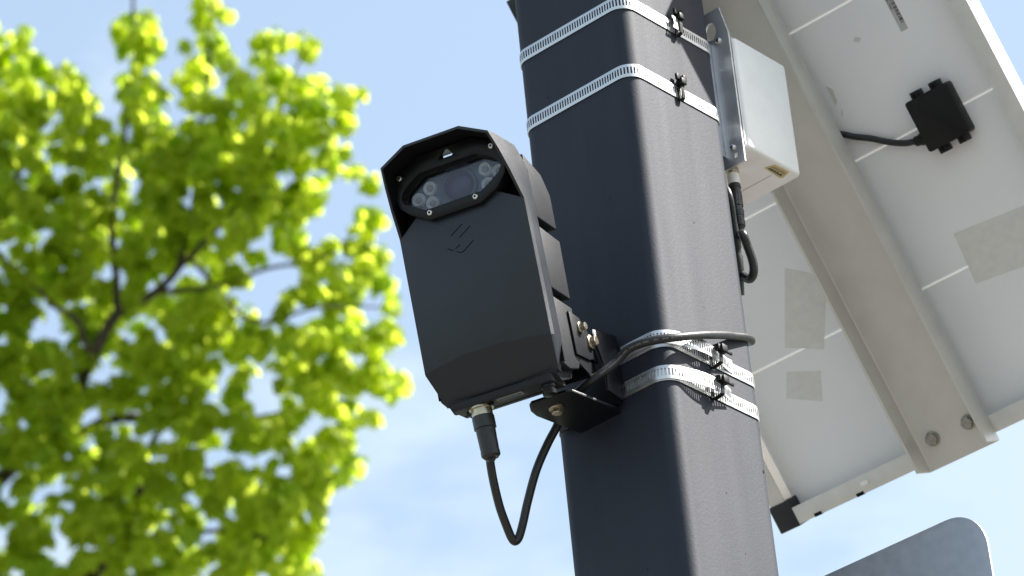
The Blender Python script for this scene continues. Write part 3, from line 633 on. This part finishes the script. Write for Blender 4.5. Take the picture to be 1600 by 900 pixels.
# ------------------------------------------------------------------ channel rail carrying the panel
rl = thing('channel_rail', 'galvanised steel channel rail running up the middle of the solar panel', 'rail', PM)
bm = NB(); e = .0026; LG = .0265
sec = [(-.0410, LG), (-.0410, .0030), (-.0395, .0010), (-.0375, .0004), (.0375, .0004), (.0395, .0010), (.0410, .0030), (.0410, LG), (.0384, LG), (.0384, .0040), (.0372, .0030), (-.0372, .0030), (-.0384, .0040), (-.0384, LG)]
def secring(y, cut=0): return [(x, y - (cut if d > .02 else 0), zsg * d) for x, d in sec]
loft(bm, [secring(-.72), secring(-.012), secring(.0015, .006)]); obj('channel', bm, M['galv'], rl, smooth=40)
for x, y in ((-.0209, -.0263), (.0204, -.0263), (-.0209, -.560), (.0204, -.560)):
    bm = NB(); cyl(bm, (x, y, zsg * .0031), (0, 0, zsg), [(0, .0074), (.0012, .0074), (.0015, .0066)], 24); b_ = obj('bolt', bm, M['boltgrey'], rl)
    bm = NB(); cyl(bm, (x, y, zsg * .0044), (0, 0, zsg), [(0, .0062), (.0040, .0062), (.0046, .0054)], hexa=True, rot=.5); obj('bolt_head', bm, M['boltgrey'], b_)
# clevis joining the rail to the pole head
cv = thing('pole_head_bracket', 'galvanised bracket clamping the channel rail to the pole head', 'bracket', Matrix.Translation((0, .0640, 3.84)))
bm = NB(); box(bm, -.045, .045, .0002, .005, -.10, .10); obj('back_plate', bm, M['galv'], cv, bevel=.001)
for s_ in (-1, 1):
    bm = NB(); prism(bm, [(.004, -.09), (.05, -.06), (.05, .03), (.004, .09)], 'x', s_ * .0425, s_ * .0460); obj('cheek', bm, M['galv'], cv, bevel=.001)

# ------------------------------------------------------------------ street sign, seen from behind
sg_ = thing('traffic_sign', 'bare grey aluminium back of a street sign with rounded corner', 'sign', Matrix.Translation((0, .115, 2.68)))
bm = NB(); prism(bm, [(x, z) for x, z in rrect(.2295, .3005, .036, 10)], 'y', -.0012, .0012); obj('blade', bm, M['signback'], sg_, bevel=.0003)
for z in (-.2, .16):
    bm = NB(); box(bm, -.02, .02, -.0500, -.0014, z - .02, z + .02); obj('standoff', bm, M['galv'], sg_, bevel=.001)
    bm = NB(); cyl(bm, (0, .0013, z), (0, 1, 0), [(0, .007), (.004, .006)], hexa=True); obj('bolt', bm, M['galv'], sg_)

# ------------------------------------------------------------------ tree
T0 = px(300, 450, 13.0); K = 13.0 / 6169
rn = random.Random(21)
def tp(x, y, d=0.0): return T0 + RT * ((x - 300) * K) - UP * ((y - 450) * K) + FW * d
tree = thing('leafy_tree', 'leafy tree with bright yellow-green spring leaves against the blue sky', 'tree', Matrix.Translation((tp(-210, 1000).x, tp(-210, 1000).y, 0)))
TI = tree.matrix_world.inverted()
base = tree.location.copy()
def branch(name, pts, r0, r1, parent=tree, n=10, sub=6):
    Q = spline(pts, sub); rs = [r0 + (r1 - r0) * (i / (len(Q) - 1)) for i in range(len(Q))]
    Q = [q + Vector((rn.gauss(0, 1), rn.gauss(0, 1), rn.gauss(0, 1))) * r * .10 for q, r in zip(Q, rs)]
    bm = NB(); tube(bm, Q, rs, n); bm.transform(TI); return obj(name, bm, M['bark'], parent, smooth=60)
j1 = tp(-170, 1090, .1)
branch('trunk', [base, base + Vector((.02, .03, 2.4)), base + Vector((-.02, 0, 4.6)), base.lerp(j1, .85), j1, tp(-150, 900, .1), tp(-140, 600, 0), tp(-150, 300, .1)], .17, .03, n=16)
BR = [([(-160, 950, .2), (-60, 800, .38), (40, 690, .38), (100, 630, .2), (150, 560, -.12), (190, 492, -.15), (250, 455, -.1), (300, 402, -.1), (370, 322, 0), (430, 235, 0)], .032, .005),
      ([(-165, 1050, .1), (20, 1010, .2), (110, 935, .2), (165, 865, .2), (205, 800, .2), (212, 730, .25), (260, 640, .3), (330, 560, .3)], .032, .006),
      ([(-155, 900, .1), (-60, 740, .3), (0, 697, .32), (90, 690, .3), (180, 655, .2), (290, 672, .25), (380, 660, .2), (470, 640, .1), (560, 600, .1), (620, 585, .1)], .030, .004),
      ([(190, 492, -.15), (187, 440, -.1), (178, 380, -.05), (176, 320, 0), (186, 265, 0), (200, 180, 0), (212, 90, 0), (208, 10, 0), (210, -60, 0)], .014, .004),
      ([(282, 418, -.1), (296, 355, 0), (304, 290, .05), (306, 220, .05), (325, 120, .05), (326, 30, .05), (330, -60, .05)], .012, .004),
      ([(150, 560, -.15), (130, 500, -.2), (100, 480, -.2), (50, 430, -.2), (0, 380, -.2), (-20, 250, -.1)], .012, .004),
      ([(340, 355, 0), (390, 330, .1), (440, 300, .2), (500, 230, .2), (545, 165, .2)], .009, .003),
      ([(250, 455, -.1), (330, 450, -.1), (420, 420, -.1), (510, 400, -.1), (590, 330, 0)], .010, .003),
      ([(212, 730, .25), (320, 740, .2), (420, 750, .1), (500, 740, .0)], .013, .003),
      ([(165, 865, .2), (260, 840, .1), (360, 830, 0), (450, 850, 0)], .014, .003),
      ([(-60, 740, .2), (10, 640, .3), (60, 600, .3), (70, 640, .3)], .012, .004),
      ([(430, 235, 0), (445, 150, 0), (475, 80, 0)], .006, .003),
      ([(300, 402, -.1), (400, 500, -.2), (500, 480, -.2), (600, 480, -.15)], .008, .003),
      ([(-140, 600, 0), (-60, 450, .1), (10, 300, .1), (70, 150, .1), (90, 100, .1)], .022, .004),
      ([(-150, 350, .1), (-80, 200, 0), (-10, 60, 0)], .018, .004),
      ([(590, 330, 0), (572, 430, 0), (570, 400, 0)], .004, .003),
      ([(-165, 1060, .1), (100, 1120, .1), (300, 1060, 0), (420, 980, 0)], .03, .006)]
for pts, r0, r1 in BR: branch('branch', [tp(*p) for p in pts], r0, r1)
def leaf_mesh(name, m, seed, fold):
    r_ = random.Random(seed); prof_ = [(0, .16), (.10, .42), (.22, .36), (.34, .52), (.50, .36), (.62, .40), (.74, .22), (.88, .12), (1.0, 0)]
    bm = NB(); L_ = []
    for s_ in (-1, 1):
        for t, wd in prof_: pass
    mid_ = []; lf = []; rg = []
    for t, wd in prof_:
        wd *= r_.uniform(.9, 1.1); dz = .12 * t - .55 * t ** 2
        mid_.append(bm.verts.new((0, t * (1 - .22 * t), dz)))
        lf.append(bm.verts.new((-wd, t * (1 - .22 * t) - .05, dz - fold * wd))); rg.append(bm.verts.new((wd, t * (1 - .22 * t) - .05, dz - fold * wd)))
    for i in range(len(prof_) - 1):
        bm.faces.new((mid_[i], mid_[i + 1], lf[i + 1], lf[i])); bm.faces.new((mid_[i], rg[i], rg[i + 1], mid_[i + 1]))
    bmesh.ops.recalc_face_normals(bm, faces=bm.faces)
    me = bpy.data.meshes.new(name); bm.to_mesh(me); bm.free(); me.materials.append(m); me.shade_smooth(); return me
LV = [leaf_mesh('leaf', M['leaf'], 1, .35), leaf_mesh('leaf', M['leaf'], 2, .6), leaf_mesh('leaf', M['leaf2'], 3, .25)]
# puffs of foliage (x, y, radius) in the crown's own plane, edge puffs first
PF = [(208, 30, 38), (214, 78, 34), (205, 120, 34), (225, 160, 48), (235, 205, 48), (240, 60, 18), (325, 10, 34), (352, 12, 20), (318, 65, 38), (330, 115, 50), (320, 165, 45), (-10, 50, 36), (10, 110, 40), (60, 115, 42), (110, 118, 34), (130, 165, 36), (80, 180, 70), (20, 200, 70), (150, 215, 45),
      (425, 62, 36), (478, 66, 26), (410, 110, 46), (460, 125, 46), (548, 148, 26), (515, 150, 34), (535, 190, 24), (485, 185, 46), (430, 195, 50), (300, 230, 45), (365, 235, 65), (450, 255, 52), (520, 240, 34), (555, 260, 22), (588, 285, 26), (575, 330, 22), (480, 300, 40), (430, 340, 60), (490, 385, 44), (560, 395, 30), (592, 385, 26), (600, 430, 26), (545, 445, 40),
      (612, 470, 20), (598, 520, 34), (545, 520, 46), (480, 480, 54), (470, 545, 54), (605, 585, 28), (628, 595, 12), (570, 590, 42), (530, 650, 44), (580, 640, 20), (480, 610, 58), (545, 715, 14), (500, 700, 48), (440, 690, 56), (535, 740, 20), (485, 760, 46), (420, 760, 60), (500, 805, 20), (460, 830, 40), (490, 885, 22), (440, 890, 50), (400, 840, 60), (460, 950, 40)]
NEDGE = len(PF)
PF += [(400, 295, 46), (560, 340, 26), (520, 440, 40), (385, 150, 30), (270, 300, 40), (30, 60, 26), (240, 110, 18), (500, 560, 40), (590, 545, 26)]
for gx in range(-2, 6):
    for gy in range(3, 13):
        x = gx * 72 + rn.uniform(-22, 22); y = 40 + gy * 72 + rn.uniform(-22, 22)
        if x < 420 and y < 1000: PF.append((x, y, rn.uniform(34, 58)))
placed = []
def seg_dist(x, y, ax, ay, bx, by, w_=0):
    dx, dy = bx - ax, by - ay; t = max(0, min(1, ((x - ax) * dx + (y - ay) * dy) / (dx * dx + dy * dy)))
    return math.hypot(x - ax - t * dx, y - ay - t * dy)
BARE = [(145, 570, 190, 492, 30), (190, 492, 250, 455, 26), (250, 455, 300, 402, 24), (300, 402, 370, 322, 20), (190, 492, 187, 440, 20), (187, 440, 178, 380, 20), (178, 380, 180, 300, 18), (282, 418, 296, 355, 18), (296, 355, 304, 280, 18), (165, 865, 140, 900, 22), (205, 800, 212, 740, 18), (130, 500, 185, 505, 16)]
def put(p, size, yaw, tilt, roll, k): placed.append((p, size, yaw, tilt, roll, k))
CAMV = (CAM - T0).normalized()
for pi_, (x, y, r_) in enumerate(PF):
    nclu = max(2, int(pi * r_ * r_ / 2300 * (4.3 if pi_ < NEDGE else 5.3))); re_ = max(6, r_ - (11 if pi_ < NEDGE else 0))
    for c in range(nclu):
        a = rn.uniform(0, 2 * pi); q = re_ * math.sqrt(rn.random())
        depth = rn.uniform(-1, 1) * min(.30, .08 + r_ * .004)
        qx, qy = x + q * cos(a), y + q * sin(a)
        if depth < .25 and any(seg_dist(qx, qy, *g_) < g_[4] * .7 for g_ in BARE): depth = rn.uniform(.28, .5)   # leaves sit behind the bare limbs
        cpt = tp(qx, qy, depth)
        # a shoot tip: a small umbrella of drooping leaves
        n = rn.randint(5, 8); y0_ = rn.uniform(0, 2 * pi); sz = rn.uniform(.046, .086); kk = rn.choice((0, 0, 0, 1, 1, 2))
        for i in range(n):
            yw = y0_ + i * 2 * pi / n + rn.uniform(-.35, .35)
            put(cpt + Vector((cos(yw), sin(yw), 0)) * rn.uniform(.004, .022) + Vector((0, 0, rn.uniform(-.02, .012))), sz * rn.uniform(.65, 1.12), yw, rn.uniform(-1.30, -.25), rn.uniform(-.4, .4), kk if rn.random() < .75 else rn.choice((0, 1, 2)))
# the rest of the crown, outside the frame to the left, below and behind
for c in range(900):
    a = rn.uniform(0, 2 * pi); rr_ = rn.uniform(.35, 1) ** .5
    x = -330 + 560 * cos(a) * rr_; y = 700 + 620 * sin(a) * rr_
    if x > -60 and y < 960: continue
    if y > 960 and x > 380: continue
    cpt = tp(x, y, rn.uniform(-1.1, 1.1))
    for i in range(3): put(cpt, rn.uniform(.07, .11), rn.uniform(0, 6.3), rn.uniform(-.8, .1), rn.uniform(-.5, .5), rn.choice((0, 1, 2)))
def leaf_mat(p, s, yw, ti, ro):
    return Matrix.Translation(p) @ Matrix.Rotation(yw - pi / 2, 4, 'Z') @ Matrix.Rotation(ti, 4, 'X') @ Matrix.Rotation(ro, 4, 'Y') @ Matrix.Scale(s, 4)
def vis(t):                                            # apparent size, for the leaves in the picture
    v_ = t[0] - CAM; zz_ = v_.dot(FW); X = v_.dot(RT) / zz_ * 6169; Y = v_.dot(UP) / zz_ * 6169
    return t[1] / zz_ if -790 < X < -180 and abs(Y) < 440 else 0
order = sorted(range(len(placed)), key=lambda i: -vis(placed[i])); big = set(order[:300])
bmv, bmf, bmm = [], [], []
base_geo = [([v_.co.copy() for v_ in me.vertices], [tuple(p.vertices) for p in me.polygons]) for me in LV]
for i, (p, s, yw, ti, ro, k) in enumerate(placed):
    mm = TI @ leaf_mat(p, s, yw, ti, ro)
    if i in big:
        o = bpy.data.objects.new('leaf', LV[k]); COL.objects.link(o); o.parent = tree; o.matrix_local = mm
    else:
        vs, fs = base_geo[k]; o_ = len(bmv); bmv += [mm @ v_ for v_ in vs]; bmf += [tuple(a + o_ for a in f) for f in fs]; bmm += [1 if k == 2 else 0] * len(fs)
me = bpy.data.meshes.new('foliage'); me.from_pydata([tuple(v_) for v_ in bmv], [], bmf); me.materials.append(M['leaf']); me.materials.append(M['leaf2'])
me.polygons.foreach_set('material_index', bmm); me.shade_smooth()
fo = bpy.data.objects.new('foliage', me); COL.objects.link(fo); fo.parent = tree; fo['kind'] = 'stuff'
